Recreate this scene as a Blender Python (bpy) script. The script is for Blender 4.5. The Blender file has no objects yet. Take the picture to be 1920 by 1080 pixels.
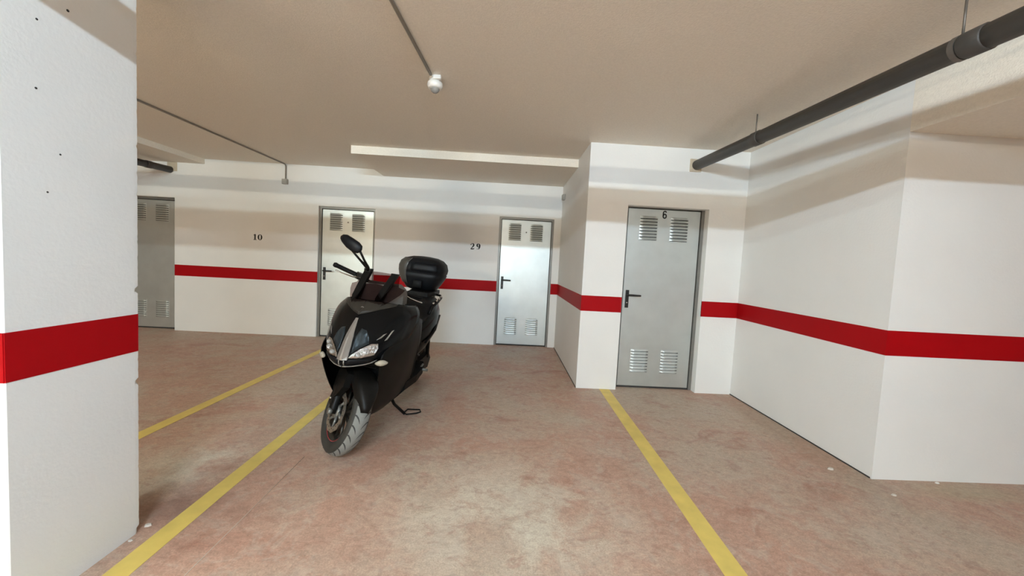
import bpy, bmesh, math, random
from mathutils import Vector, Matrix, Quaternion
random.seed(7)
S = bpy.context.scene
COL = S.collection

# ------------------------------------------------------------------ camera
FPX, PPX, PPY = 690.0, 969.6, 529.06
YAW, PITCH, ROLL, CAMH = .0318, .0563, .0533, 1.4
cam_data = bpy.data.cameras.new('camera')
cam = bpy.data.objects.new('camera', cam_data); COL.objects.link(cam)
fwd = Vector((math.sin(YAW)*math.cos(PITCH), math.cos(YAW)*math.cos(PITCH), -math.sin(PITCH)))
rgt = Vector((math.cos(YAW), -math.sin(YAW), 0)); upv = rgt.cross(fwd)
r2 = rgt*math.cos(ROLL)+upv*math.sin(ROLL); u2 = upv*math.cos(ROLL)-rgt*math.sin(ROLL)
cam.matrix_world = Matrix(((r2.x, u2.x, -fwd.x, 0), (r2.y, u2.y, -fwd.y, 0), (r2.z, u2.z, -fwd.z, CAMH), (0, 0, 0, 1)))
cam_data.sensor_fit = 'HORIZONTAL'; cam_data.sensor_width = 36.0
cam_data.lens = FPX/1920*36.0
cam_data.shift_x = -(PPX-960)/1920; cam_data.shift_y = (PPY-540)/1920
cam_data.clip_start = .03
S.camera = cam

# ------------------------------------------------------------------ world, exposure, lamp strengths
w = bpy.data.worlds.new('world'); S.world = w; w.use_nodes = True
w.node_tree.nodes['Background'].inputs[0].default_value = (.01, .01, .01, 1)
w.node_tree.nodes['Background'].inputs[1].default_value = 0.0
vs = S.view_settings
vs.view_transform = 'Standard'; vs.look = 'None'; vs.gamma = 1.0; vs.use_curve_mapping = False
vs.exposure = 2.0
S.cycles.max_bounces = 9; S.cycles.diffuse_bounces = 6; S.cycles.glossy_bounces = 3
S.cycles.sample_clamp_indirect = 6.0
# fixture: x centre, y, z of tube, length, emission (mixed cool and warm tubes); the last lamp is an added fill
LAMPS = [(-0.25, -1.67, 2.63, 1.2, (440, 555, 643)), (-4.3, -1.34, 2.65, 1.2, (330, 405, 405)), (-3.9, -6.9, 2.58, 1.2, (930, 800, 590)), (1.4, -6.9, 2.58, 1.2, (230, 290, 330))]

# ------------------------------------------------------------------ helpers
def link(name, me, mat, parent=None, smooth=False):
    if mat and not me.materials:
        for m in (mat if isinstance(mat, (list, tuple)) else [mat]): me.materials.append(m)
    o = bpy.data.objects.new(name, me); COL.objects.link(o)
    if parent: o.parent = parent
    if smooth:
        for p in me.polygons: p.use_smooth = True
    return o
def tag(o, label=None, cat=None, kind=None, group=None):
    if label: o['label'] = label
    if cat: o['category'] = cat
    if kind: o['kind'] = kind
    if group: o['group'] = group
    return o
def empty(name, loc=(0, 0, 0)):
    o = bpy.data.objects.new(name, None); COL.objects.link(o); o.location = loc; o.empty_display_size = .1
    return o
def bm_mesh(bm, name='m'):
    bmesh.ops.recalc_face_normals(bm, faces=bm.faces)
    me = bpy.data.meshes.new(name); bm.to_mesh(me); bm.free(); return me
def add_box(bm, a, b, bevel=0, seg=1):
    a, b = [min(p, q) for p, q in zip(a, b)], [max(p, q) for p, q in zip(a, b)]
    vs_ = [bm.verts.new((x, y, z)) for x in (a[0], b[0]) for y in (a[1], b[1]) for z in (a[2], b[2])]
    fs = [bm.faces.new([vs_[i] for i in q]) for q in ((0, 1, 3, 2), (4, 6, 7, 5), (0, 4, 5, 1), (2, 3, 7, 6), (0, 2, 6, 4), (1, 5, 7, 3))]
    if bevel:
        es = list({e for f in fs for e in f.edges})
        bmesh.ops.bevel(bm, geom=es, offset=bevel, segments=seg, affect='EDGES', profile=.5)
def box(name, a, b, mat, parent=None, bevel=0, seg=1):
    bm = bmesh.new(); add_box(bm, a, b, bevel, seg); return link(name, bm_mesh(bm), mat, parent)
def boxes(name, lst, mat, parent=None, bevel=0):
    bm = bmesh.new()
    for a, b in lst: add_box(bm, a, b, bevel)
    return link(name, bm_mesh(bm), mat, parent)
def add_tube(bm, pts, rad, n=12, cap=True, xf=None, flat=1.0):
    pts = [Vector(p) for p in pts]
    if not isinstance(rad, (list, tuple)): rad = [rad]*len(pts)
    rings = []; prev = None
    for i, p in enumerate(pts):
        t = (pts[min(i+1, len(pts)-1)]-pts[max(i-1, 0)]).normalized()
        if prev is None:
            a = Vector((0, 0, 1)) if abs(t.z) < .9 else Vector((1, 0, 0))
            nrm = (a-t*a.dot(t)).normalized()
        else: nrm = (prev-t*prev.dot(t)).normalized()
        prev = nrm; bi = t.cross(nrm)
        ring = []
        for k in range(n):
            c, s = math.cos(2*math.pi*k/n), math.sin(2*math.pi*k/n)
            q = p+(nrm*c*flat+bi*s)*rad[i]
            if xf: q = xf(q)
            ring.append(bm.verts.new(q))
        rings.append(ring)
    for a, b in zip(rings, rings[1:]):
        for k in range(n): bm.faces.new((a[k], a[(k+1) % n], b[(k+1) % n], b[k]))
    if cap:
        bm.faces.new(rings[0][::-1]); bm.faces.new(rings[-1])
def tube(name, pts, rad, mat, parent=None, n=12, xf=None, flat=1.0, smooth=True):
    bm = bmesh.new(); add_tube(bm, pts, rad, n, True, xf, flat)
    o = link(name, bm_mesh(bm), mat, parent, smooth)
    return o
def add_loft(bm, secs, xf=None, cap=True, closed=True):
    rings = [[bm.verts.new(xf(Vector(p)) if xf else p) for p in s] for s in secs]
    n = len(rings[0])
    for a, b in zip(rings, rings[1:]):
        for k in range(n if closed else n-1): bm.faces.new((a[k], a[(k+1) % n], b[(k+1) % n], b[k]))
    if cap:
        bm.faces.new(rings[0][::-1]); bm.faces.new(rings[-1])
def add_lathe(bm, prof, n=48, centre=(0, 0, 0), axis='y', xf=None, closed=True, matfn=None):
    c = Vector(centre); rings = []
    for k in range(n):
        a = 2*math.pi*k/n; ring = []
        for r, h in prof:
            if axis == 'y': p = Vector((r*math.cos(a), h, r*math.sin(a)))
            elif axis == 'z': p = Vector((r*math.cos(a), r*math.sin(a), h))
            else: p = Vector((h, r*math.cos(a), r*math.sin(a)))
            p = p+c
            ring.append(bm.verts.new(xf(p) if xf else p))
        rings.append(ring)
    m = len(prof)
    for k in range(n):
        a, b = rings[k], rings[(k+1) % n]
        for j in range(m if closed else m-1):
            f = bm.faces.new((a[j], a[(j+1) % m], b[(j+1) % m], b[j]))
            if matfn: f.material_index = matfn(j)
def add_prism(bm, poly, t, fn, bevel=0):
    """poly of 2D points, fn(u, v, w) -> 3D, thickness 0..t"""
    a = [bm.verts.new(fn(u, v, 0)) for u, v in poly]; b = [bm.verts.new(fn(u, v, t)) for u, v in poly]
    n = len(poly)
    bm.faces.new(a[::-1]); bm.faces.new(b)
    for k in range(n): bm.faces.new((a[k], a[(k+1) % n], b[(k+1) % n], b[k]))
def catmull(P, n):
    out = []
    m = len(P)
    for i in range(m-1):
        p0 = P[i-1] if i > 0 else P[0]*2-P[1]
        p3 = P[i+2] if i+2 < m else P[m-1]*2-P[m-2]
        p1, p2 = P[i], P[i+1]
        for k in range(n):
            t = k/n
            out.append(.5*((2*p1)+(p2-p0)*t+(2*p0-5*p1+4*p2-p3)*t*t+(3*p1-p0-3*p2+p3)*t*t*t))
    out.append(P[-1].copy()); return out
def surf(rows, nu=4, nv=4):
    rows = [[Vector(p) for p in r] for r in rows]
    up = [catmull(r, nu) for r in rows]
    cols = list(zip(*up))
    return [list(r) for r in zip(*[catmull(list(c), nv) for c in cols])]
def add_shell(bm, G, th, xf=None):
    """grid -> solid sheet of thickness th (along -normal)"""
    R, C = len(G), len(G[0])
    def nrm(i, j):
        a = G[min(i+1, R-1)][j]-G[max(i-1, 0)][j]; b = G[i][min(j+1, C-1)]-G[i][max(j-1, 0)]
        n = a.cross(b); return n.normalized() if n.length > 1e-9 else Vector((0, 0, 0))
    tr = xf or (lambda p: p)
    A = [[bm.verts.new(tr(G[i][j])) for j in range(C)] for i in range(R)]
    B = [[bm.verts.new(tr(G[i][j]+nrm(i, j)*th)) for j in range(C)] for i in range(R)]
    for i in range(R-1):
        for j in range(C-1):
            bm.faces.new((A[i][j], A[i][j+1], A[i+1][j+1], A[i+1][j])); bm.faces.new((B[i][j], B[i+1][j], B[i+1][j+1], B[i][j+1]))
    for i in range(R-1):
        bm.faces.new((A[i][0], A[i+1][0], B[i+1][0], B[i][0])); bm.faces.new((A[i][-1], B[i][-1], B[i+1][-1], A[i+1][-1]))
    for j in range(C-1):
        bm.faces.new((A[0][j], B[0][j], B[0][j+1], A[0][j+1])); bm.faces.new((A[-1][j], A[-1][j+1], B[-1][j+1], B[-1][j]))

# ------------------------------------------------------------------ materials
def mat(name, col, rough=.5, metal=0., spec=None, coat=0., bump=None, noise=None):
    m = bpy.data.materials.new(name); m.use_nodes = True
    nt = m.node_tree; b = nt.nodes['Principled BSDF']
    b.inputs['Base Color'].default_value = (*col, 1); b.inputs['Roughness'].default_value = rough; b.inputs['Metallic'].default_value = metal
    if spec is not None: b.inputs['Specular IOR Level'].default_value = spec
    if coat: b.inputs['Coat Weight'].default_value = coat; b.inputs['Coat Roughness'].default_value = .08
    tc = nt.nodes.new('ShaderNodeTexCoord')
    if noise:
        sc, amt = noise
        n = nt.nodes.new('ShaderNodeTexNoise'); n.inputs['Scale'].default_value = sc; n.inputs['Detail'].default_value = 6
        nt.links.new(tc.outputs['Object'], n.inputs['Vector'])
        mr = nt.nodes.new('ShaderNodeMapRange'); mr.inputs['To Min'].default_value = 1-amt; mr.inputs['To Max'].default_value = 1+amt
        nt.links.new(n.outputs['Fac'], mr.inputs['Value'])
        mx = nt.nodes.new('ShaderNodeMix'); mx.data_type = 'RGBA'; mx.blend_type = 'MULTIPLY'; mx.inputs[0].default_value = 1
        mx.inputs[6].default_value = (*col, 1); nt.links.new(mr.outputs[0], mx.inputs[7]); nt.links.new(mx.outputs[2], b.inputs['Base Color'])
    if bump:
        sc, st = bump
        n = nt.nodes.new('ShaderNodeTexNoise'); n.inputs['Scale'].default_value = sc; n.inputs['Detail'].default_value = 4
        nt.links.new(tc.outputs['Object'], n.inputs['Vector'])
        bp = nt.nodes.new('ShaderNodeBump'); bp.inputs['Strength'].default_value = st; bp.inputs['Distance'].default_value = .01
        nt.links.new(n.outputs['Fac'], bp.inputs['Height']); nt.links.new(bp.outputs[0], b.inputs['Normal'])
    return m
M = {}
M['wall'] = mat('white wall paint', (.80, .805, .79), .62, spec=.3, bump=(60, .12), noise=(2.2, .05))
M['ceiling'] = mat('white ceiling paint', (.85, .805, .72), .8, spec=.2, bump=(110, .3), noise=(70, .10))
M['concrete'] = mat('bare grey concrete', (.30, .28, .25), .85, noise=(2, .15), bump=(40, .2))
M['red'] = mat('red stripe paint', (.36, .002, .005), .55, spec=.12, noise=(3, .06))
M['yellow'] = mat('yellow line paint', (.70, .53, .13), .5, noise=(9, .22))
M['galv'] = mat('galvanised door steel', (.62, .665, .655), .45, metal=.85, noise=(5, .12), bump=(7, .02))
M['frame'] = mat('door frame steel', (.24, .235, .22), .45, metal=.6, noise=(8, .1))
M['dark'] = mat('dark gap', (.03, .03, .03), .8)
M['black'] = mat('black plastic', (.014, .014, .014), .38)
M['ink'] = mat('black stencil paint', (.015, .015, .015), .6)
M['pipe'] = mat('grey drain pipe plastic', (.06, .055, .049), .5, noise=(4, .12))
M['pipe_dark'] = mat('dark pipe', (.028, .02, .018), .45)
M['rod'] = mat('threaded rod', (.18, .16, .14), .5, metal=.6)
M['foam'] = mat('beige sealing plaster', (.55, .47, .36), .9, noise=(30, .15), bump=(80, .5))
M['conduit'] = mat('grey conduit', (.27, .24, .20), .55)
M['boxgrey'] = mat('grey junction box plastic', (.40, .38, .34), .55)
M['white_plastic'] = mat('white detector plastic', (.8, .79, .75), .35)
M['lens'] = mat('detector lens', (.30, .29, .27), .15)
M['housing'] = mat('lamp housing enamel', (.75, .75, .74), .5)
M['chip'] = mat('plaster chips', (.60, .54, .47), .9)
# scooter
M['paint'] = mat('black metallic paint', (.0035, .0038, .0042), .22, spec=.18)
M['satin'] = mat('satin black plastic', (.0050, .0045, .0038), .45, spec=.16)
M['matte'] = mat('matte black plastic', (.004, .0036, .0032), .6, spec=.2)
M['nose'] = mat('silver grey panel', (.36, .345, .32), .28, metal=.6, coat=.3)
M['chrome'] = mat('polished metal', (.75, .75, .73), .2, metal=1)
M['facet'] = mat('blue grey painted reflection', (.045, .06, .07), .3, metal=.6)
M['lamp_reflector'] = mat('headlight reflector', (.60, .60, .60), .14, metal=1, bump=(55, 1.0))
M['trim'] = mat('pale chin trim', (.42, .40, .36), .3, metal=.5)
M['signal'] = mat('clear turn signal', (.42, .38, .30), .12, bump=(120, .8), coat=.4)
M['tread'] = mat('dusty tyre tread', (.20, .205, .19), .85, noise=(20, .15))
M['rubber'] = mat('tyre sidewall', (.03, .029, .024), .7)
M['groove'] = mat('tread groove', (.035, .035, .033), .9)
M['rim'] = mat('dark bronze rim', (.06, .052, .042), .35, metal=.6)
M['redacc'] = mat('red accent', (.32, .03, .035), .35)
M['disc'] = mat('brake disc steel', (.38, .35, .29), .35, metal=.8)
M['alu'] = mat('cast aluminium', (.20, .205, .19), .42, metal=.5)
M['seat'] = mat('seat vinyl', (.004, .004, .0045), .5, spec=.25)
M['boxtrim'] = mat('taupe case trim', (.030, .026, .021), .45, spec=.3)
M['dash'] = mat('dash plastic with screen haze', (.13, .12, .105), .6, spec=.2)  # grey stands in for the haze and gloss of the screen in front
M['casetrim'] = mat('taupe case panel', (.075, .067, .056), .45, spec=.3)
M['boxpaint'] = mat('black case plastic', (.005, .0055, .007), .5, spec=.22)

def floor_material():
    m = bpy.data.materials.new('worn pink concrete'); m.use_nodes = True
    nt = m.node_tree; b = nt.nodes['Principled BSDF']; L = nt.links.new
    tc = nt.nodes.new('ShaderNodeTexCoord')
    def noise(sc, det=6, rough=.6, dist=0., stretch=None):
        n = nt.nodes.new('ShaderNodeTexNoise'); n.inputs['Scale'].default_value = sc; n.inputs['Detail'].default_value = det
        n.inputs['Roughness'].default_value = rough; n.inputs['Distortion'].default_value = dist
        if stretch:
            mp = nt.nodes.new('ShaderNodeMapping'); mp.inputs['Scale'].default_value = stretch[:3]; mp.inputs['Rotation'].default_value = (0, 0, stretch[3])
            L(tc.outputs['Object'], mp.inputs['Vector']); L(mp.outputs[0], n.inputs['Vector'])
        else: L(tc.outputs['Object'], n.inputs['Vector'])
        return n.outputs['Fac']
    def ramp(f, lo, hi):
        r = nt.nodes.new('ShaderNodeMapRange'); r.interpolation_type = 'SMOOTHSTEP'
        r.inputs['From Min'].default_value = lo; r.inputs['From Max'].default_value = hi; L(f, r.inputs['Value']); return r.outputs[0]
    def mix(f, a, c, mode='MIX'):
        x = nt.nodes.new('ShaderNodeMix'); x.data_type = 'RGBA'; x.blend_type = mode
        for s, v in ((x.inputs[0], f), (x.inputs[6], a), (x.inputs[7], c)):
            if hasattr(v, 'is_linked'): L(v, s)
            elif isinstance(v, tuple): s.default_value = (*v, 1)
            else: s.default_value = v
        return x.outputs[2]
    def mul(a, c):
        x = nt.nodes.new('ShaderNodeMath'); x.operation = 'MULTIPLY'
        for s, v in ((x.inputs[0], a), (x.inputs[1], c)):
            if hasattr(v, 'is_linked'): L(v, s)
            else: s.default_value = v
        return x.outputs[0]
    def spot(cx, cy, rx, ry):
        mp = nt.nodes.new('ShaderNodeMapping'); mp.vector_type = 'TEXTURE'
        mp.inputs['Location'].default_value = (cx, cy, 0); mp.inputs['Scale'].default_value = (rx, ry, 1)
        L(tc.outputs['Object'], mp.inputs['Vector'])
        ln = nt.nodes.new('ShaderNodeVectorMath'); ln.operation = 'LENGTH'; L(mp.outputs[0], ln.inputs[0])
        return ramp(ln.outputs['Value'], 1.0, .15)
    pink, grey, deep = (.46, .285, .21), (.46, .365, .28), (.35, .17, .12)
    c = mix(ramp(noise(.85, 5, .6, .5), .40, .62), pink, grey)
    c = mix(mul(ramp(noise(1.9, 6, .65, .8, (1, 1.6, 1, .5)), .52, .72), .75), c, deep)
    # the bare, worn area in the middle of the bay and the pale patch beside the pillar
    wear = mul(spot(.12, 1.95, 1.0, .75), ramp(noise(3.2, 8, .7, .6), .38, .58))
    c = mix(mul(wear, .9), c, (.60, .53, .42))
    c = mix(mul(mul(spot(-1.95, 2.35, .55, .45), ramp(noise(2.4, 5, .6), .42, .55)), .8), c, (.56, .50, .40))
    c = mix(mul(mul(spot(-.5, 2.5, .6, .5), ramp(noise(9, 8, .7, .3), .42, .68)), .5), c, (.32, .14, .105))
    # scuffs and fine mottling
    c = mix(mul(ramp(noise(26, 8, .8, .4, (1, 2.2, 1, .9)), .56, .72), .45), c, (.30, .165, .12))
    c = mix(mul(ramp(noise(11, 8, .75, .8), .58, .70), .35), c, (.56, .44, .34))
    c = mix(.22, c, ramp(noise(120, 4, .7), .22, .78), 'OVERLAY')
    c = mix(mul(ramp(noise(5.5, 11, .74, .7), .49, .60), .45), c, (.50, .41, .33))
    c = mix(mul(ramp(noise(7.5, 11, .76, .9, (1, 1.5, 1, 2.1)), .52, .64), .42), c, (.33, .175, .13))
    # dust gathered along the foot of the side wall
    c = mix(mul(spot(2.55, 3.2, .28, 1.5), .55), c, (.34, .225, .15))
    # yellow-green oil stain at the right wall
    c = mix(mul(spot(3.2, 2.32, .6, .16), .5), c, (.42, .38, .25))
    # dark patch beside the pillar
    c = mix(mul(spot(-1.66, 1.95, .5, .22), mul(ramp(noise(4, 5), .3, .6), .6)), c, (.20, .10, .08))
    c = mix(.22, c, ramp(noise(24, 9, .8, .6, (1, 1.4, 1, .8)), .25, .75), 'OVERLAY')
    # thin dried drip lines beside the side wall
    ln = noise(2.3, 7, .62, .2, (1.9, .55, 1, .25))
    band = nt.nodes.new('ShaderNodeMath'); band.operation = 'COMPARE'; band.inputs[1].default_value = .5; band.inputs[2].default_value = .004; L(ln, band.inputs[0])
    c = mix(mul(mul(band.outputs[0], spot(2.35, 2.7, .55, 1.1)), .4), c, (.20, .12, .085))
    L(c, b.inputs['Base Color'])
    rr = nt.nodes.new('ShaderNodeMapRange'); rr.inputs['To Min'].default_value = .38; rr.inputs['To Max'].default_value = .62
    L(noise(5, 5), rr.inputs['Value']); L(rr.outputs[0], b.inputs['Roughness']); b.inputs['Specular IOR Level'].default_value = .35
    bp = nt.nodes.new('ShaderNodeBump'); bp.inputs['Strength'].default_value = .12; bp.inputs['Distance'].default_value = .01
    L(noise(60, 8, .7), bp.inputs['Height']); L(bp.outputs[0], b.inputs['Normal'])
    return m
M['floor'] = floor_material()
def glass_material(name, tint, gloss):
    m = bpy.data.materials.new(name); m.use_nodes = True; nt = m.node_tree
    nt.nodes.remove(nt.nodes['Principled BSDF'])
    t = nt.nodes.new('ShaderNodeBsdfTransparent'); t.inputs[0].default_value = (*tint, 1)
    g = nt.nodes.new('ShaderNodeBsdfGlossy'); g.inputs['Roughness'].default_value = .12; g.inputs[0].default_value = (.8, .8, .8, 1)
    x = nt.nodes.new('ShaderNodeMixShader'); x.inputs[0].default_value = gloss
    nt.links.new(t.outputs[0], x.inputs[1]); nt.links.new(g.outputs[0], x.inputs[2]); nt.links.new(x.outputs[0], nt.nodes['Material Output'].inputs[0])
    return m
M['smoke'] = glass_material('smoked screen', (.62, .55, .55), 0.0)
M['clear'] = glass_material('clear lens', (.93, .93, .92), .10)
def emit_material(name, col, st):
    m = bpy.data.materials.new(name); m.use_nodes = True; nt = m.node_tree
    b = nt.nodes['Principled BSDF']; b.inputs['Base Color'].default_value = (.8, .8, .8, 1)
    b.inputs['Emission Color'].default_value = (*col, 1); b.inputs['Emission Strength'].default_value = st
    return m

# ------------------------------------------------------------------ the setting
YB, Y6, YR, XS, X6 = 6.034, 4.091, 2.441, 2.651, .861
H, ZB, S0, S1 = 2.746, 2.405, .886, 1.061
XP, YP0, YP1 = -1.707, 1.298, 1.763
XL, XR, YN = -9.0, 8.0, -10.0
T = .2
def struct(o, label, cat): return tag(o, label, cat, 'structure')
floor = struct(box('floor', (XL-T, YN-T, -.2), (XR+T, YB+.45, 0), M['floor']), 'worn pinkish concrete garage floor with pale scuffed patches', 'floor')
ceiling = struct(box('ceiling', (XL-T, YN-T, H), (XR+T, YB+.45, H+.2), M['ceiling']), 'flat painted concrete garage ceiling seen brownish in shade', 'ceiling')
struct(box('ceiling_drop', (-2.028, 4.782, 2.646), (X6-.001, YB-.001, H+.01), M['ceiling']), 'shallow dropped ceiling slab above door 29 with bright front edge', 'ceiling drop')
struct(box('ceiling_drop', (XL, -5, 2.668), (-4.823, YB-.001, H+.01), M['ceiling']), 'shallow dropped ceiling slab at far left behind the near pillar', 'ceiling drop')
struct(box('ceiling_beam', (XS, YN, ZB), (XR, YR-.001, H+.01), M['ceiling']), 'wide low concrete beam along the right side above the grey drain pipe', 'beam')

DOORS = [ # (x0, x1, top, recess, wall y)
    (-6.18, -5.283, 2.118, .10, YB), (-3.042, -2.142, 2.118, .05, YB), (-.146, .748, 2.115, .03, YB), (1.317, 2.235, 2.092, .10, Y6)]
def wall_y(name, y, x0, x1, ztop, doors, label, thick=.3):
    o = None; lst = []; x = x0
    for d in doors:
        lst.append(((x, y, 0), (d[0], y+thick, ztop))); lst.append(((d[0], y, d[2]), (d[1], y+thick, ztop))); x = d[1]
    lst.append(((x, y, 0), (x1, y+thick, ztop)))
    o = struct(boxes(name, lst, M['wall']), label, 'wall')
    x = x0
    for d in doors+[(x1, x1)]:
        box('painted_stripe', (x-(.0015 if x == x0 and name != 'wall_back' else 0), y-.0015, S0), (d[0], y+.01, S1), M['red'], o)['label'] = 'dark red painted band'
        x = d[1]
    return o
wall_back = wall_y('wall_back', YB, XL, X6, H, DOORS[:3], 'white back wall with red band, stencilled 10 and 29 and three doors')
wall_mid = wall_y('wall_middle', Y6, X6, XS, H, DOORS[3:], 'white wall with red band holding the nearest grey door numbered 6')
wall_r = wall_y('wall_right', YR, XS, XR, H, [], 'white wall with red band at the right edge facing the camera')
o = struct(box('wall_return', (X6-.0, Y6+.3, 0), (X6+.2, YB+.3, H), M['wall']), 'shaded narrow side wall between door 29 and door 6', 'wall')
# its visible face runs to the front corner: continue the plane beside the door 6 wall
o2 = box('painted_stripe', (X6-.0015, Y6+.01, S0), (X6+.01, YB-.0015, S1), M['red'], o); o2['label'] = 'dark red painted band'
o = struct(box('wall_side', (XS, YR+.3, 0), (XS+.2, Y6+.3, H), M['wall']), 'greyish side wall with red band right of door 6', 'wall')
box('painted_stripe', (XS-.0015, YR+.01, S0), (XS+.01, Y6-.0015, S1), M['red'], o)['label'] = 'dark red painted band'
for nm, a, b, lab in (('wall_left', (XL-T, YN, 0), (XL, YB+.3, H), 'bare concrete far left wall of the garage hidden by the pillar'),
                      ('wall_far_right', (XR, YN, 0), (XR+T, YR+.3, H), 'bare concrete far right wall of the garage outside the picture'),
                      ('wall_rear', (XL, YN-T, 0), (XR, YN, H), 'bare concrete rear wall of the garage behind the camera')):
    o = struct(box(nm, a, b, M['concrete']), lab, 'wall')
    q = .0015
    if nm == 'wall_left': s = box('painted_stripe', (XL-.01, YN, S0), (XL+q, YB, S1), M['red'], o)
    elif nm == 'wall_far_right': s = box('painted_stripe', (XR-q, YN, S0), (XR+.01, YR, S1), M['red'], o)
    else: s = box('painted_stripe', (XL, YN-.01, S0), (XR, YN+q, S1), M['red'], o)
    s['label'] = 'dark red painted band'

box('base_gap', (X6-.004, Y6+.01, 0), (X6+.005, YB, .010), M['dark'], bpy.data.objects['wall_return'])
box('base_gap', (XS-.004, YR+.01, 0), (XS+.005, Y6, .009), M['dark'], bpy.data.objects['wall_side'])
# near pillar, with a worn arris on the corner that shows
def make_pillar(x0, x1, y0, y1, z0, z1, jit):
    n = int((z1-z0)/.012); secs = []
    for i in range(n+1):
        z = z0+(z1-z0)*i/n
        c = .004+jit*max(0, random.gauss(.1, .4))**2*.004
        if jit and (abs(z-1.172) < .014 or abs(z-.735) < .012 or z < .03): c += .012
        k = .004
        secs.append([(x0, y0, z), (x1-k, y0, z), (x1, y0+k, z), (x1, y1-.02, z), (x1-c*.15, y1-c*.9, z), (x1-c*.8, y1-c*.1, z), (x1-.02, y1, z), (x0, y1, z)])
    bm = bmesh.new(); add_loft(bm, secs); return bm_mesh(bm)
pillar = struct(link('pillar', make_pillar(XP-.42, XP, YP0, YP1, 0, H, 1), M['wall']), 'big white square pillar with red band close at the left edge', 'pillar')
boxes('painted_stripe', [((XP-.4215, YP0-.0015, S0), (XP-.002, YP0+.01, S1)), ((XP-.01, YP0+.001, S0), (XP+.0015, YP1-.004, S1)), ((XP-.4215, YP1-.01, S0), (XP-.006, YP1+.0015, S1))], M['red'], pillar)['label'] = 'dark red painted band'
for (y, z, r) in ((1.405, 2.166, .004), (1.499, 2.256, .005), (1.399, 1.925, .004), (1.468, 1.711, .0035), (1.427, 1.563, .0035)):
    tube('drill_hole', [(XP-.004, y, z), (XP+.0006, y, z)], r, M['dark'], pillar, n=10)

# parking lines
def quad_strip(name, pts, label):
    bm = bmesh.new(); secs = [[(a, y, -.004), (b, y, -.004), (b, y, .0016), (a, y, .0016)] for a, b, y in pts]
    add_loft(bm, secs); o = link(name, bm_mesh(bm), M['yellow'], floor); o['label'] = label
quad_strip('parking_line', [(1.055, 1.165, .2), (1.083, 1.195, 1.6), (1.128, 1.243, 4.088)], 'yellow line leading up to the wall beside door 6')
quad_strip('parking_line', [(-1.60, -1.49, .2), (-1.617, -1.512, 1.5), (-1.64, -1.545, 3.3), (-1.66, -1.57, 5.7)], 'yellow line passing under the front of the scooter')
quad_strip('parking_line', [(-2.66, -2.55, -1.5), (-2.635, -2.535, 2.7), (-2.585, -2.495, 5.2), (-2.57, -2.485, 5.75)], 'yellow line farther left behind the pillar')
# saw cut in the slab
cut = tube('saw_cut', [(-1.29, 1.2, .0004), (-1.291, 1.60, .0004), (-1.293, 1.83, .0004), (-1.303, 2.47, .0004)], .0016, mat('pale joint', (.58, .48, .40), .9), floor, n=6)

# ------------------------------------------------------------------ doors
def slat_mesh(w_, h_, d_):
    """pressed louvre: hood flush at the top, standing proud at its lower lip"""
    bm = bmesh.new(); n = 6; secs = []
    for i in range(n+1):
        u = i/n; x = -w_/2+w_*u; e = min(1, 5*min(u, 1-u)+.12)
        secs.append([(x, 0, h_*.5), (x, -d_*.35*e, h_*.30), (x, -d_*.85*e, -h_*.12), (x, -d_*e, -h_*.34), (x, -d_*e+.0012, -h_*.36), (x, 0, -h_*.30)])
    add_loft(bm, secs); return bm_mesh(bm)
SLAT = slat_mesh(.205, .032, .012); SLAT.materials.append(M['galv'])
def make_door(name, d, label, nslat, handle=True):
    x0, x1, top, rec, y = d
    yl = y+rec
    fr = .038; ft = .012 if rec > .09 and y < 5 else fr
    root = struct(box(name, (x0+fr+.003, yl, .02), (x1-fr-.003, yl+.045, top-ft-.004), M['galv'], None, .003), label, 'door')
    boxes('door_frame', [((x0, yl-.012, 0), (x0+fr-.004, yl+.1, top)), ((x1-fr+.004, yl-.012, 0), (x1, yl+.1, top)), ((x0+fr-.004, yl-.012, top-ft+.004), (x1-fr+.004, yl+.1, top))], [M['frame']], root)
    box('door_stop', (x0+.004, yl+.047, 0), (x1-.004, yl+.1, top-.01), M['dark'], root)
    box('threshold', (x0+fr-.004, yl+.006, 0), (x1-fr+.004, yl+.05, .017), M['dark'], root)
    cx = (x0+x1)/2
    ph = .0345
    for zc in (top-.235 if y > 5 else top-.232, .325):
        for s in (-1, 1):
            px = cx+s*.177-(.010 if y > 5 else -.002)
            vp = box('vent_panel', (px-.108, yl-.0012, zc-nslat*ph/2-.012), (px+.108, yl+.004, zc+nslat*ph/2+.008), M['galv'], root, .0008)
            box('vent_slots', (px-.10, yl-.0016, zc-nslat*ph/2), (px+.10, yl+.003, zc+nslat*ph/2-.006), M['dark'], vp)
            for k in range(nslat):
                sl = bpy.data.objects.new('louvre_slat', SLAT); COL.objects.link(sl); sl.parent = vp
                sl.location = (px, yl-.0014, zc+(nslat/2-.5-k)*ph)
    if handle:
        hx = x0+fr+.052; hz = 1.05
        bp = box('handle_plate', (hx-.02, yl-.012, hz-.115), (hx+.02, yl, hz+.09), M['black'], root, .004, 2); bp['label'] = 'black handle plate'
        tube('door_handle', [(hx, yl-.008, hz+.035), (hx, yl-.055, hz+.035), (hx+.03, yl-.062, hz+.035), (hx+.14, yl-.06, hz+.033)], [.011, .011, .012, .010], M['black'], bp, 10)
        tube('lock_cylinder', [(hx, yl-.010, hz-.055), (hx, yl-.015, hz-.055)], .008, M['chrome'], bp, 12)
    return root
door_1 = make_door('door_1', DOORS[0], 'grey steel door at far left half hidden by the pillar', 8, False)
door_2 = make_door('door_2', DOORS[1], 'grey steel louvred door behind the scooter mirror', 8)
door_3 = make_door('door_3', DOORS[2], 'grey steel louvred door beside the stencilled 29', 8)
door_4 = make_door('door_4', DOORS[3], 'nearest grey steel louvred door, marked 6', 8)
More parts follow.
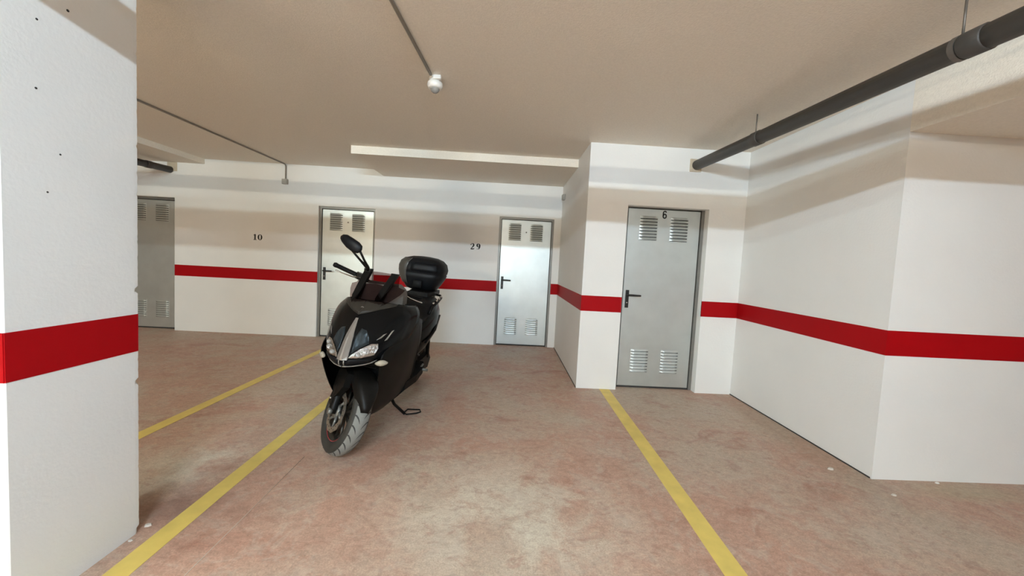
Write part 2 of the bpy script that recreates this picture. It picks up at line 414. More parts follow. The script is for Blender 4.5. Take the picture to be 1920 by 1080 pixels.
for d, dr in zip(DOORS[1:3], (door_2, door_3)):
    tube('peephole', [((d[0]+d[1])/2, d[4]+d[3], d[2]-.235), ((d[0]+d[1])/2, d[4]+d[3]-.004, d[2]-.235)], .012, M['lens'], dr, 12)

# stencilled numbers: strokes of varying width
def stroke(bm, pts, fn):
    """pts (u, v, width): a ribbon"""
    P = [Vector((u, v, 0)) for u, v, _ in pts]; L_, R_ = [], []
    for i, p in enumerate(P):
        t = (P[min(i+1, len(P)-1)]-P[max(i-1, 0)]).normalized(); n = Vector((-t.y, t.x, 0))*pts[i][2]/2
        L_.append(p+n); R_.append(p-n)
    for a0, a1, b0, b1 in zip(L_, L_[1:], R_, R_[1:]):
        q = [bm.verts.new(fn(p.x, p.y, t)) for t in (0, 1) for p in (a0, a1, b1, b0)]
        for f in ((0, 1, 2, 3), (4, 7, 6, 5), (0, 4, 5, 1), (1, 5, 6, 2), (2, 6, 7, 3), (3, 7, 4, 0)): bm.faces.new([q[i] for i in f])
def digit(ch):
    A = math.radians; st = []
    def arc(cx, cy, rx, ry, a0, a1, wf, n=14):
        return [(cx+rx*math.cos(A(a0+(a1-a0)*i/n)), cy+ry*math.sin(A(a0+(a1-a0)*i/n)), wf(a0+(a1-a0)*i/n)) for i in range(n+1)]
    thick = lambda a: .07+.19*abs(math.cos(A(a)))**1.5
    if ch == '1': st = [[(.32, .04, .24), (.32, 1, .24)], [(.04, .04, .09), (.6, .04, .09)], [(.06, .80, .07), (.22, .90, .10), (.32, .96, .10)]]
    if ch == '0': st = [arc(.36, .5, .27, .46, 0, 360, thick, 28)]
    if ch == '2': st = [[(.10, .72, .20), (.12, .80, .16)]+arc(.34, .72, .22, .24, 150, -35, lambda a: .08+.17*max(0, math.cos(A(a))), 14)+[(.30, .32, .12), (.10, .12, .08)], [(.08, .09, .18), (.40, .10, .20), (.62, .12, .12)], [(.62, .08, .06), (.66, .26, .06)]]
    if ch == '9': st = [arc(.34, .66, .20, .26, 0, 360, thick, 24), arc(.26, .60, .30, .56, 10, -75, lambda a: .08+.16*max(0, math.cos(A(a))), 12), [(.14, .10, .17), (.22, .06, .14)]]
    if ch == '6': st = [arc(.33, .32, .20, .25, 0, 360, lambda a: .16, 24), [(.14, .34, .16), (.14, .66, .16)]+arc(.33, .70, .19, .24, 180, 20, lambda a: .16, 12)]
    return st
def number(text, x, y, z, h, parent, gap=.72, drops=None):
    bm = bmesh.new()
    for i, ch in enumerate(text):
        for s in digit(ch):
            stroke(bm, s, lambda u, v, t, i=i: Vector((x+(u+i*gap)*h, y-.0012+t*.002, z+v*h-(drops[i] if drops else 0))))
    return link('stencil_number', bm_mesh(bm), M['ink'], parent)
number('10', -4.062, YB, 1.520, .092, wall_back, .80)['label'] = 'black stencilled number 10'
number('29', -.602, YB, 1.555, .10, wall_back, .98, [0, -.004])['label'] = 'black stencilled number 29'
number('6', 1.748, Y6+.10, 1.975, .09, door_4)['label'] = 'black number 6'

# ------------------------------------------------------------------ pipes
def hung_pipe(name, p0, p1, r, mt, label, couplings, rods, collar=None):
    root = tag(tube(name, [p0, p1], r, mt, None, 20), label, 'pipe')
    a, b = Vector(p0), Vector(p1); L_ = (b-a).length; d = (b-a).normalized()
    for c in couplings:
        q = a+d*c; bm = bmesh.new()
        add_tube(bm, [q-d*.045, q-d*.04, q+d*.04, q+d*.045], [r*1.02, r*1.09, r*1.09, r*1.02], 20); link('pipe_coupling', bm_mesh(bm), mt, root, True)
    for c in rods:
        q = a+d*c; bm = bmesh.new()
        add_tube(bm, [q-d*.012, q+d*.012], r*1.07, 20)
        cl = link('hanger_clamp', bm_mesh(bm), M['rod'], root)
        zt = H if collar != 'beam' else H
        tube('hanger_rod', [(q.x, q.y, q.z+r*.9), (q.x, q.y, zt)], .005, M['rod'], cl, 8)
    return root
pr = hung_pipe('drain_pipe', (2.049, Y6+.05, 2.569), (2.049, -5.9, 2.255), .054, M['pipe'], 'long dark grey drain pipe sloping along the right ceiling', [1.05, 2.50, 6.0], [1.02, 2.44, 5.0, 8.0])
bm = bmesh.new(); add_box(bm, (2.049-.075, Y6-.012, 2.569-.075), (2.049+.055, Y6+.01, 2.569+.065), .004); link('wall_collar', bm_mesh(bm), M['foam'], pr)['label'] = 'beige sealing patch around the pipe end'
pl = hung_pipe('drain_pipe', (-5.345, YB-.012, 2.548), (-5.345, -3.0, 2.28), .05, M['pipe_dark'], 'dark pipe end reaching the back wall above the far left door', [.35], [1.2, 5.0])
bm = bmesh.new(); add_box(bm, (-5.345-.05, YB-.008, 2.55-.02), (-5.345+.10, YB+.01, 2.55+.12), .003); link('wall_collar', bm_mesh(bm), M['foam'], pl)
pc = hung_pipe('drain_pipe', (-8.9, -.02, 2.478), (1.96, -.02, 2.470), .054, M['pipe'], 'grey drain pipe crossing the ceiling above the camera, outside the picture', [3.2, 7.4], [1.0, 4.2, 6.4, 9.2])

# ceiling conduits, boxes, detector
def bend(P, r=.05):
    return P
tag(tube('cable_conduit', [(-3.62, -4, H-.012), (-3.575, 3.7, H-.012), (-3.562, YB-.05, H-.012), (-3.562, YB-.024, H-.020), (-3.562, YB-.013, H-.045), (-3.562, YB-.012, 2.50)], .010, M['conduit'], None, 10), 'thin grey conduit crossing the left ceiling and bending down to a junction box', 'conduit')
jb = tag(empty('junction_box', (-3.565, YB, 2.465)), 'small grey junction box on back wall under the bent conduit', 'junction box')
box('box_body', (-.042, -.045, -.04), (.042, 0, .04), M['boxgrey'], jb, .006, 2); box('box_lid', (-.036, -.05, -.034), (.036, -.0445, .034), M['boxgrey'], jb, .003)
jb = tag(empty('junction_box', (X6, 5.80, 2.44)), 'small grey wall box on the side wall near door 29', 'junction box')
box('box_body', (-.04, -.05, -.045), (0, .05, .045), M['boxgrey'], jb, .006, 2); box('box_lid', (-.045, -.042, -.037), (-.0395, .042, .037), M['boxgrey'], jb, .003)
tag(tube('cable_conduit', [(-.78, -6, H-.012), (-.685, 1.9, H-.012), (-.625, 2.80, H-.012)], .011, M['conduit'], None, 10), 'grey conduit running along the ceiling to the white detector', 'conduit')
det = tag(empty('ceiling_detector', (-.605, 2.87, H)), 'small white round detector fixed to the ceiling', 'detector')
bm = bmesh.new(); add_lathe(bm, [(0, 0), (.042, 0), (.045, -.010), (.043, -.028), (0, -.028)], 28, axis='z', closed=False); link('mount_base', bm_mesh(bm), M['white_plastic'], det, True)
bm = bmesh.new(); add_lathe(bm, [(0, -.028), (.036, -.028), (.055, -.040), (.058, -.062), (.050, -.080), (.036, -.084), (0, -.084)], 28, axis='z', closed=False); link('detector_body', bm_mesh(bm), M['white_plastic'], det, True)
bm = bmesh.new(); add_lathe(bm, [(0, -.115), (.016, -.112), (.028, -.102), (.033, -.088), (.034, -.082), (0, -.082)], 24, axis='z', closed=False); link('detector_lens', bm_mesh(bm), M['lens'], det, True)
box('mount_tab', (-.005, -.055, -.03), (.05, -.03, -.001), M['white_plastic'], det, .003)

# lamps (all outside the picture; the last is added to brighten the right wall)
for i, (x, y, z, ln, st) in enumerate(LAMPS):
    lab = ('batten lamp above and behind the camera', 'batten lamp in the left bay behind the pillar', 'far batten lamp at the rear of the left aisle', 'unseen fill lamp added at the rear to brighten the right wall')[i]
    lp = tag(empty('ceiling_lamp', (x, y, z)), lab, 'lamp')
    zc = (H if x < XS else ZB)-z
    box('lamp_housing', (-ln/2-.05, -.035, .022), (ln/2+.05, .035, zc), M['housing'], lp, .004)
    for s in (-1, 1): box('tube_holder', (s*(ln/2+.02)-.015, -.016, -.02), (s*(ln/2+.02)+.015, .016, .024), M['housing'], lp)
    tube('fluorescent_tube', [(-ln/2, 0, 0), (ln/2, 0, 0)], .008, emit_material('fluorescent glow %d' % i, tuple(c/max(st) for c in st), max(st)), lp, 12)

# debris
def chip(x, y, s, label, m=None, z=0):
    bm = bmesh.new(); n = 6; ang = random.random()*6
    lo = [(x+s*random.uniform(.6, 1)*math.cos(ang+k*2*math.pi/n)*1.3, y+s*random.uniform(.6, 1)*math.sin(ang+k*2*math.pi/n), z) for k in range(n)]
    hi = [(x+(p[0]-x)*.7, y+(p[1]-y)*.7, z+s*.5) for p in lo]
    add_loft(bm, [lo, hi]); return tag(link('plaster_chip', bm_mesh(bm), m or M['chip']), label, 'debris')
chip(-1.70, 1.80, .016, 'plaster crumb lying at the foot of the pillar corner')
chip(-1.69, 1.70, .010, 'tiny plaster crumb in front of the pillar corner')
chip(2.453, 2.551, .022, 'pale plaster flake on the floor beside the side wall')
chip(2.62, 2.26, .016, 'pale plaster flake in front of the right wall corner')
chip(3.107, 2.419, .013, 'small white scrap lying along the right wall', M['white_plastic'])
#SCOOTER
# ------------------------------------------------------------------ scooter (local x forward, y left, z up)
LEAN, STEER, RAKE = math.radians(5), math.radians(44), math.radians(25)
sc = tag(empty('scooter', (-1.077, 2.479, 0)), 'black maxi scooter with smoked screen and top case parked on its side stand', 'scooter')
hd = math.atan2(-1, -.054)
sc.rotation_mode = 'QUATERNION'
sc.rotation_quaternion = Quaternion((0, 0, 1), hd) @ Quaternion((1, 0, 0), -LEAN)
AX_P, AX_D = Vector((.10, 0, 0)), Vector((-math.sin(RAKE), 0, math.cos(RAKE)))
_RS = Matrix.Rotation(STEER, 3, AX_D)
def st(p): return AX_P+_RS@(Vector(p)-AX_P)+Vector((-.05, -.025, .016))
def axis_x(z): return .10-math.tan(RAKE)*z
def part(name, bm, mt, parent=None, smooth=True, label=None):
    o = link(name, bm_mesh(bm), mt, parent or sc, smooth)
    if label: o['label'] = label
    return o
def mirror_rows(rows): # rows from centre outwards -> full width
    return [[(p[0], -p[1], p[2]) for p in r[:0:-1]]+list(r) for r in rows]
MIR = lambda p: Vector((p.x, -p.y, p.z))

# ---- wheels
def wheel(name, c, R, hw, rr, xf, tlabel, tread):
    bm = bmesh.new()   # rim: barrel, hub
    add_lathe(bm, [(rr-.004, -hw*.62), (rr+.008, -hw*.66), (rr+.008, -hw*.55), (rr-.012, -hw*.45), (rr-.02, 0), (rr-.012, hw*.45), (rr+.008, hw*.55), (rr+.008, hw*.66), (rr-.004, hw*.62), (rr-.03, 0)], 48, c, 'y', xf)
    add_lathe(bm, [(.012, -.05), (.04, -.05), (.045, -.02), (.045, .02), (.04, .05), (.012, .05)], 24, c, 'y', xf)
    root = part(name, bm, M['rim'])
    for k in range(5):
        for s in (-1, 1):
            bm = bmesh.new(); a0 = 2*math.pi*k/5+s*.10; a1 = 2*math.pi*k/5+s*.24
            add_tube(bm, [Vector(c)+Vector((math.cos(a0)*.035, -.005, math.sin(a0)*.035)), Vector(c)+Vector((math.cos(a1)*(rr-.012), .0, math.sin(a1)*(rr-.012)))], [.013, .010], 8, True, xf)
            part('rim_spoke', bm, M['rim'], root)
    prof = [(rr, -hw*.70), (rr+.018, -hw*.93), ((rr+R)/2, -hw), (R-.032, -hw*.93), (R-.017, -hw*.74), (R-.007, -hw*.45), (R-.0015, -hw*.18), (R, 0)]
    prof = prof+[(r, -h) for r, h in prof[-2::-1]]+[(rr-.01, 0)]
    bm = bmesh.new()
    add_lathe(bm, prof, 80, c, 'y', xf, True, lambda j: 1 if 4 <= j <= 9 else 0)
    ty = part('tyre', bm, [M['rubber'], M['tread']] if tread else [M['rubber'], M['rubber']], root); ty['label'] = tlabel
    def sp(a, h): # point just over the crown
        h_ = abs(h)/hw; r = R-.0015*min(1, h_/.18)-max(0, h_-.18)/.27*.0055 if h_ < .45 else R-.007-(h_-.45)/.29*.010
        return Vector(c)+Vector((math.cos(a)*(r+.0009), h, math.sin(a)*(r+.0009)))
    bm = bmesh.new(); n = 26
    for k in range(n):
        for s in (-1, 1):
            a0 = 2*math.pi*(k+(.5 if s > 0 else 0))/n
            ctr = [(a0, .010), (a0+.05, .016), (a0+.11, .026), (a0+.165, .040), (a0+.18, hw*.80)]
            pr = None
            for i, (a, h) in enumerate(ctr):
                wd = (.008, .019, .024, .021, .013)[i]
                q = (bm.verts.new(xf(sp(a-wd, s*h))), bm.verts.new(xf(sp(a+wd, s*h))))
                if pr: bm.faces.new((pr[0], pr[1], q[1], q[0]))
                pr = q
    g = part('tread_grooves', bm, M['groove'], root, False); g['kind'] = 'stuff'
    return root
FC = (0, 0, .278)
fwheel = wheel('front_wheel', FC, .278, .064, .190, st, 'tyre with pale dusty tread', True)
RC = (-1.575, 0, .283)
ident = lambda p: p
rwheel = wheel('rear_wheel', RC, .283, .075, .178, ident, 'dark rear tyre', False)
# red rim edge on the front wheel
bm = bmesh.new()
for s in (-1, 1):
    add_lathe(bm, [(.186, s*.0425), (.197, s*.0435), (.197, s*.046), (.186, s*.045)], 48, FC, 'y', st)
part('rim_stripe', bm, M['redacc'], fwheel, label='dark red rim stripe')
# brake discs
for s in (-1, 1):
    bm = bmesh.new(); n = 96; rings = []
    for k in range(n):
        a = 2*math.pi*k/n; ro = .136+.003*math.cos(12*a); ri = .100-.003*math.cos(12*a)
        rings.append([bm.verts.new(st(Vector(FC)+Vector((r*math.cos(a), y, r*math.sin(a))))) for r, y in ((ri, s*.068), (ro, s*.068), (ro, s*.073), (ri, s*.073))])
    for k in range(n):
        a, b = rings[k], rings[(k+1) % n]
        for j in range(4): bm.faces.new((a[j], a[(j+1) % 4], b[(j+1) % 4], b[j]))
    d = part('brake_disc', bm, M['disc'], fwheel, False, label='perforated steel brake disc')
    bm = bmesh.new()
    for k in range(6):
        a = 2*math.pi*k/6
        add_tube(bm, [Vector(FC)+Vector((.04*math.cos(a+.3), s*.066, .04*math.sin(a+.3))), Vector(FC)+Vector((.102*math.cos(a), s*.070, .102*math.sin(a)))], [.010, .007], 8, True, st)
    add_tube(bm, [Vector(FC)+Vector((0, s*.06, 0)), Vector(FC)+Vector((0, s*.078, 0))], .046, 20, True, st)
    part('disc_carrier', bm, M['alu'], d)
    bm = bmesh.new()
    for k in range(24):
        a = 2*math.pi*k/24; r = .112+.012*(k % 2)
        add_tube(bm, [Vector(FC)+Vector((r*math.cos(a), s*.0732, r*math.sin(a))), Vector(FC)+Vector((r*math.cos(a), s*.0737, r*math.sin(a)))], .0048, 8, True, st)
    part('disc_holes', bm, M['dark'], d, False)['kind'] = 'stuff'
# axle, fork legs, calipers
bm = bmesh.new(); add_tube(bm, [(0, -.115, .278), (0, .115, .278)], .013, 14, True, st); part('axle', bm, M['chrome'], fwheel)
for s in (-1, 1):
    bm = bmesh.new(); y = s*.098
    top = Vector((axis_x(.80)+.055, y, .80)); bot = Vector((.012, y, .262)); d = top-bot
    add_tube(bm, [bot, bot+d*.06, bot+d*.12, bot+d*.55, bot+d*.56, top], [.022, .030, .028, .026, .020, .020], 14, True, st)
    f = part('fork_leg', bm, M['satin'])
    bm = bmesh.new(); add_lathe(bm, [(0, -.012), (.020, -.012), (.020, .012), (0, .012)], 16, (bot.x, y+s*.022, .278), 'y', st, False); part('axle_clamp', bm, M['alu'], f)
    bm = bmesh.new()
    add_loft(bm, [[(x_, s*yy, z_) for x_, z_ in ((-.085, .275), (-.055, .40), (-.095, .415), (-.15, .355), (-.145, .29))] for yy in (.058, .064, .096, .100)], st)
    cp = part('brake_caliper', bm, M['satin'], f, False)
    for q in ((-.09, .39), (-.12, .31)):
        bm = bmesh.new(); add_tube(bm, [(q[0], s*.09, q[1]), (q[0], s*.108, q[1])], .008, 8, True, st); part('caliper_bolt', bm, M['chrome'], cp)
# red spring-like accent beside the right fork leg
bm = bmesh.new(); add_tube(bm, [(-.07, -.125, .56), (-.115, -.135, .68)], [.013, .011], 10, True, st); part('fork_accent', bm, M['redacc'], label='dark red accent beside the fork')
# front fender
rows = []
for i in range(13):
    a = math.radians(28+i*10.5); r = .300+.012*math.sin(math.radians(i*15)); hw = .070*min(1, .30+.26*i) if i < 4 else .076
    rows.append([(math.cos(a)*(r-dz), y*hw/.076, .278+math.sin(a)*(r-dz)) for y, dz in ((-.080, .075), (-.077, .035), (-.058, .008), (0, 0), (.058, .008), (.077, .035), (.080, .075))])
bm = bmesh.new(); add_shell(bm, surf(rows, 3, 2), -.004, st); fen = part('front_fender', bm, M['satin'])
for s in (-1, 1):
    bm = bmesh.new()
    add_loft(bm, [[(x_, s*yy, z_) for x_, z_ in ((-.02, .36), (.045, .47), (.02, .555), (-.10, .575), (-.15, .50), (-.115, .40))] for yy in (.080, .118, .124)], st)
    part('fender_bracket', bm, M['satin'], fen, False)

# ---- front cowl
CR = [[(.105, 0, .662), (.085, .05, .664), (.045, .10, .668), (-.02, .15, .674), (-.10, .18, .68), (-.20, .20, .685)],
      [(.128, 0, .715), (.102, .06, .717), (.055, .125, .72), (-.02, .185, .725), (-.12, .232, .73), (-.25, .262, .735)],
      [(.088, 0, .80), (.062, .06, .80), (.014, .135, .80), (-.065, .205, .805), (-.175, .258, .81), (-.32, .292, .815)],
      [(.022, 0, .90), (.002, .06, .90), (-.048, .135, .90), (-.13, .215, .90), (-.25, .276, .90), (-.42, .308, .905)],
      [(-.07, 0, 1.0), (-.085, .06, 1.0), (-.12, .13, .995), (-.19, .20, .99), (-.30, .268, .985), (-.47, .30, .98)],
      [(-.16, 0, 1.075), (-.168, .05, 1.075), (-.195, .11, 1.07), (-.25, .17, 1.06), (-.35, .232, 1.045), (-.50, .262, 1.03)]]
CG = surf(mirror_rows(CR), 4, 4)
bm = bmesh.new(); add_shell(bm, CG, .006); cowl = part('front_cowl', bm, M['paint'])
_cp = [p for r in CG for p in r]
def cowl_x(y, z):
    ds = sorted(((p.y-y)**2+(p.z-z)**2, p.x) for p in _cp)[:5]
    ws = [1/(d+1e-6) for d, _ in ds]
    return sum(w_*x for w_, (_, x) in zip(ws, ds))/sum(ws)
def patch(name, poly, mt, parent, off=.004, th=.006, cuts=3, label=None, both=True, smooth=True):
    res = []
    for s in ((1, -1) if both else (1,)):
        bm = bmesh.new(); vs_ = [bm.verts.new((0, s*y, z)) for y, z in poly]; f = bm.faces.new(vs_)
        bmesh.ops.triangulate(bm, faces=[f]); bmesh.ops.subdivide_edges(bm, edges=bm.edges[:], cuts=cuts, use_grid_fill=True)
        for v in bm.verts: v.co.x = cowl_x(v.co.y, v.co.z)+off
        ex = bmesh.ops.extrude_face_region(bm, geom=bm.faces[:])
        for v in ex['geom']:
            if isinstance(v, bmesh.types.BMVert): v.co.x -= th
        o = part(name, bm, mt, parent, smooth, label); res.append(o)
    return res
# raised centre ridge between the headlights, silvered in place of a bright reflection
G = []
for z, w_, o_ in ((.716, .038, .010), (.74, .038, .016), (.80, .034, .018), (.86, .028, .016), (.92, .019, .010), (.965, .010, .004)):
    G.append([Vector((cowl_x(y*w_, z)+(o_ if abs(y) < .5 else (.004 if abs(y) < .9 else -.006)), y*w_, z)) for y in (-1, -.85, -.15, .15, .85, 1)])
bm = bmesh.new(); add_shell(bm, G, .01); part('nose_ridge', bm, M['nose'], cowl, False, 'nose ridge with its highlight painted silver grey')
patch('nose_sheen', [(.046, .757), (.075, .784), (.120, .812), (.112, .850), (.085, .895), (.055, .905), (.040, .86), (.042, .80)], M['facet'], cowl, .003, .006, 3, 'blue grey reflection painted on the nose')  # bluish patch painted as a reflection on the black cowl
# headlights
for o in patch('headlight', [(.036, .728), (.048, .750), (.085, .782), (.135, .812), (.168, .812), (.176, .782), (.165, .742), (.10, .728)], M['lamp_reflector'], cowl, .004, .008, 4, 'clear headlight'):
    s = 1 if sum((v.co.y for v in o.data.vertices)) > 0 else -1
    for (y, z, r) in ((.085, .750, .014), (.125, .768, .017), (.150, .792, .013)):
        x = cowl_x(s*y, z)
        bm = bmesh.new(); add_lathe(bm, [(0, .004), (r*.6, .004), (r*.85, .012), (r, .012), (r, 0), (0, 0)], 20, (x+.003, s*y, z), 'x', None, False); b = part('projector_bowl', bm, M['lens'], o)
patch('headlight_brow', [(.155, .835), (.175, .845), (.196, .875), (.182, .868)], M['nose'], cowl, .005, .006, 2)
patch('headlight_brow', [(.196, .828), (.206, .832), (.226, .892), (.217, .888)], M['trim'], cowl, .005, .006, 2)
patch('chin_lip', [(.004, .664), (.05, .666), (.10, .670), (.15, .677), (.175, .700), (.165, .698), (.14, .684), (.05, .672), (.004, .671)], M['trim'], cowl, .005, .008, 2, 'pale chin lip')
patch('chin_lamp', [(.012, .676), (.018, .676), (.020, .712), (.013, .712)], M['nose'], cowl, .006, .006, 1, 'narrow vertical daytime light')
patch('chin_insert', [(.024, .684), (.13, .690), (.155, .715), (.10, .719), (.03, .719)], M['boxpaint'], cowl, .004, .006, 2)
for s in (-1, 1):
    bm = bmesh.new()
    secs = []
    for k in range(9):
        u = k/8; r = math.sin(math.pi*min(.97, max(.03, u)))**.6
        secs.append([(.012-.03*u+.022*r*math.cos(a), s*(.175+.075*u) if s > 0 else -(.165+.055*u), .686+.006*u+.021*r*math.sin(a)) for a in [2*math.pi*j/12 for j in range(12)]])
    add_loft(bm, secs); part('turn_signal', bm, M['signal'], cowl, True, 'clear turn signal')

# lower fairings, one per side, and the black inner shroud
LF = [[(-.16, .235, .80), (-.27, .265, .84), (-.38, .285, .88), (-.48, .292, .93), (-.62, .285, .90)],
      [(-.01, .205, .735), (-.12, .250, .74), (-.28, .282, .745), (-.45, .292, .75), (-.64, .285, .74)],
      [(-.035, .188, .60), (-.14, .232, .60), (-.30, .262, .60), (-.45, .272, .60), (-.66, .262, .58)],
      [(-.10, .150, .43), (-.18, .185, .43), (-.32, .220, .42), (-.47, .232, .42), (-.70, .230, .40)],
      [(-.19, .100, .29), (-.26, .130, .28), (-.37, .160, .27), (-.50, .178, .27), (-.75, .185, .27)],
      [(-.25, .035, .185), (-.30, .060, .18), (-.40, .085, .175), (-.52, .10, .175), (-.78, .11, .19)]]
for s in (1, -1):
    bm = bmesh.new(); add_shell(bm, surf(LF, 4, 4), .005 if s > 0 else .005, None if s > 0 else MIR); f = part('lower_fairing', bm, M['satin'])
bm = bmesh.new()
add_loft(bm, [[(x, -y, z), (x, y, z), (x-.25, y, z), (x-.25, -y, z)] for x, y, z in ((-.17, .155, .70), (-.18, .16, .60), (-.24, .13, .42), (-.30, .08, .26))])
part('inner_shroud', bm, M['matte'], None, False)
bm = bmesh.new()
for k in range(8): add_box(bm, (-.165-.011*k, -.12, .655-.035*k), (-.150-.011*k, .12, .664-.035*k))
part('radiator_grille', bm, M['satin'], None, False)
# rear of the leg shield, floor, tunnel
bm = bmesh.new()
add_shell(bm, surf(mirror_rows([[(-.36, 0, 1.06), (-.38, .12, 1.05), (-.50, .262, 1.03)], [(-.46, 0, .85), (-.48, .14, .85), (-.54, .295, .86)], [(-.50, 0, .60), (-.55, .15, .60), (-.64, .275, .60)], [(-.56, 0, .36), (-.60, .15, .36), (-.70, .235, .38)]]), 4, 4), .006); part('leg_shield', bm, M['matte'])
bm = bmesh.new(); add_loft(bm, [[(x, -y, z0), (x, -y*1.02, z1), (x, y*1.02, z1), (x, y, z0), (x, y*.6, z0-.10), (x, -y*.6, z0-.10)] for x, y, z0, z1 in ((-.60, .22, .29, .36), (-.80, .255, .30, .37), (-1.02, .25, .31, .385), (-1.10, .22, .33, .40))]); part('floorboard', bm, M['matte'], None, False)
bm = bmesh.new(); add_loft(bm, [[(x, -.11, .36), (x, -.10, z-.05), (x, -.05, z), (x, .05, z), (x, .10, z-.05), (x, .11, .36)] for x, z in ((-.50, .62), (-.70, .60), (-.90, .66), (-1.02, .74))]); part('tunnel', bm, M['satin'])
# tail
def ring(x, hw, z0, z1, n=20, e=.65):
    out = []
    for k in range(n):
        a = 2*math.pi*k/n; c, s_ = math.cos(a), math.sin(a)
        out.append((x, hw*math.copysign(abs(c)**e, c), (z0+z1)/2+(z1-z0)/2*math.copysign(abs(s_)**e, s_)))
    return out
bm = bmesh.new(); add_loft(bm, [ring(*q) for q in ((-.88, .14, .40, .72), (-.96, .19, .41, .77), (-1.15, .235, .46, .84), (-1.38, .245, .54, .90), (-1.60, .215, .62, .93), (-1.80, .15, .72, .93), (-1.93, .07, .80, .92))]); tail = part('tail_fairing', bm, M['paint'])
for s in (-1, 1):
    bm = bmesh.new(); add_tube(bm, [(-1.05, s*.232, .60), (-1.3, s*.252, .68), (-1.62, s*.216, .78)], [.010, .014, .008], 8); part('tail_trim', bm, M['satin'], tail)
bm = bmesh.new(); add_tube(bm, [(-1.925, -.06, .86), (-1.945, 0, .86), (-1.925, .06, .86)], .022, 10); part('tail_light', bm, M['redacc'], tail, label='dark red tail light')
bm = bmesh.new(); add_loft(bm, [ring(*q, 20, .55) for q in ((-.78, .09, .74, .79), (-.84, .14, .74, .835), (-1.0, .175, .75, .845), (-1.14, .19, .77, .86), (-1.20, .205, .80, .95), (-1.27, .215, .83, .985), (-1.45, .20, .86, .99), (-1.60, .17, .88, .98), (-1.66, .12, .90, .965))]); seat = part('seat', bm, M['seat'])
for s in (-1, 1):
    bm = bmesh.new(); add_tube(bm, [(-1.16, s*.205, .855), (-1.22, s*.218, .925), (-1.40, s*.225, .955), (-1.60, s*.21, .975), (-1.72, s*.17, .985), (-1.76, s*.08, .985)], .013, 10); part('grab_rail', bm, M['chrome'] if 0 else M['satin'])
bm = bmesh.new(); add_loft(bm, [[(-1.42, -.10, z), (-1.42, .10, z), (-1.60, .13, z), (-1.88, .12, z), (-1.88, -.12, z), (-1.60, -.13, z)] for z in (.985, 1.005, 1.03)]); rack = part('luggage_rack', bm, M['satin'], None, False)
for (x, y) in ((-1.50, .09), (-1.50, -.09), (-1.80, .08), (-1.80, -.08)):
    bm = bmesh.new(); add_tube(bm, [(x, y, .91), (x, y, .99)], .014, 8); part('rack_post', bm, M['alu'], rack)
# small chrome bits put in as glints along the grab rail
for (x, y, z) in ((-1.24, .218, .947), (-1.34, .224, .962), (-1.45, .222, .970), (-1.56, .212, .980)):
    bm = bmesh.new(); add_tube(bm, [(x+.02, y, z+.010), (x-.02, y, z+.012)], .009, 8); part('rail_glint', bm, M['chrome'])

# top case
BC = (-1.735, -.05)
BZ = [(1.03, .125, .13), (1.045, .165, .165), (1.10, .20, .195), (1.17, .238, .215), (1.205, .247, .222), (1.215, .240, .215), (1.225, .249, .224), (1.27, .256, .226), (1.33, .238, .212), (1.37, .195, .180), (1.392, .13, .125), (1.40, .05, .05)]
def case_pt(a, z, off=0):
    for (z0, a0, b0), (z1, a1, b1) in zip(BZ, BZ[1:]):
        if z0 <= z <= z1: t = (z-z0)/(z1-z0); hw, hl = a0+(a1-a0)*t, b0+(b1-b0)*t; break
    c, s_ = math.cos(a), math.sin(a); e = .62
    return Vector((BC[0]+(hl+off)*math.copysign(abs(c)**e, c), BC[1]+(hw+off)*math.copysign(abs(s_)**e, s_), z))
bm = bmesh.new(); N = 44
secs = [[case_pt(2*math.pi*k/N, z) for k in range(N)] for z, _, _ in BZ]
add_loft(bm, secs); case = part('top_case', bm, M['boxpaint'])
case['label'] = 'black rounded top case'
G = [[case_pt(math.radians(-88+(70-8*(6-i)/6)*j/10), z, .004+.003*math.sin(math.pi*i/6)) for j in range(11)] for i, z in enumerate((1.10, 1.14, 1.18, 1.23, 1.28, 1.33, 1.365))]
bm = bmesh.new(); add_shell(bm, G, -.006); part('case_trim', bm, M['casetrim'], case, True, 'taupe corner trim of the case')
bm = bmesh.new(); add_tube(bm, [case_pt(math.radians(-18-8*(6-i)/6), z, .006) for i, z in enumerate((1.09, 1.13, 1.18, 1.23, 1.28, 1.33, 1.37))], .0025, 6); part('case_piping', bm, M['nose'], case)
G = [[case_pt(math.radians(a), z, .008) for a in range(-10, 40, 7)] for z in (1.24, 1.27, 1.30, 1.33)]
bm = bmesh.new(); add_shell(bm, G, -.008); part('case_pad', bm, M['boxpaint'], case)
bm = bmesh.new(); add_tube(bm, [case_pt(math.radians(a), 1.215, -.004) for a in range(0, 361, 8)], .006, 6, False); part('case_seam', bm, M['matte'], case)
bm = bmesh.new(); add_box(bm, (-1.53, -.10, 1.06), (-1.505, 0, 1.14), .006); part('case_latch', bm, M['matte'], case)

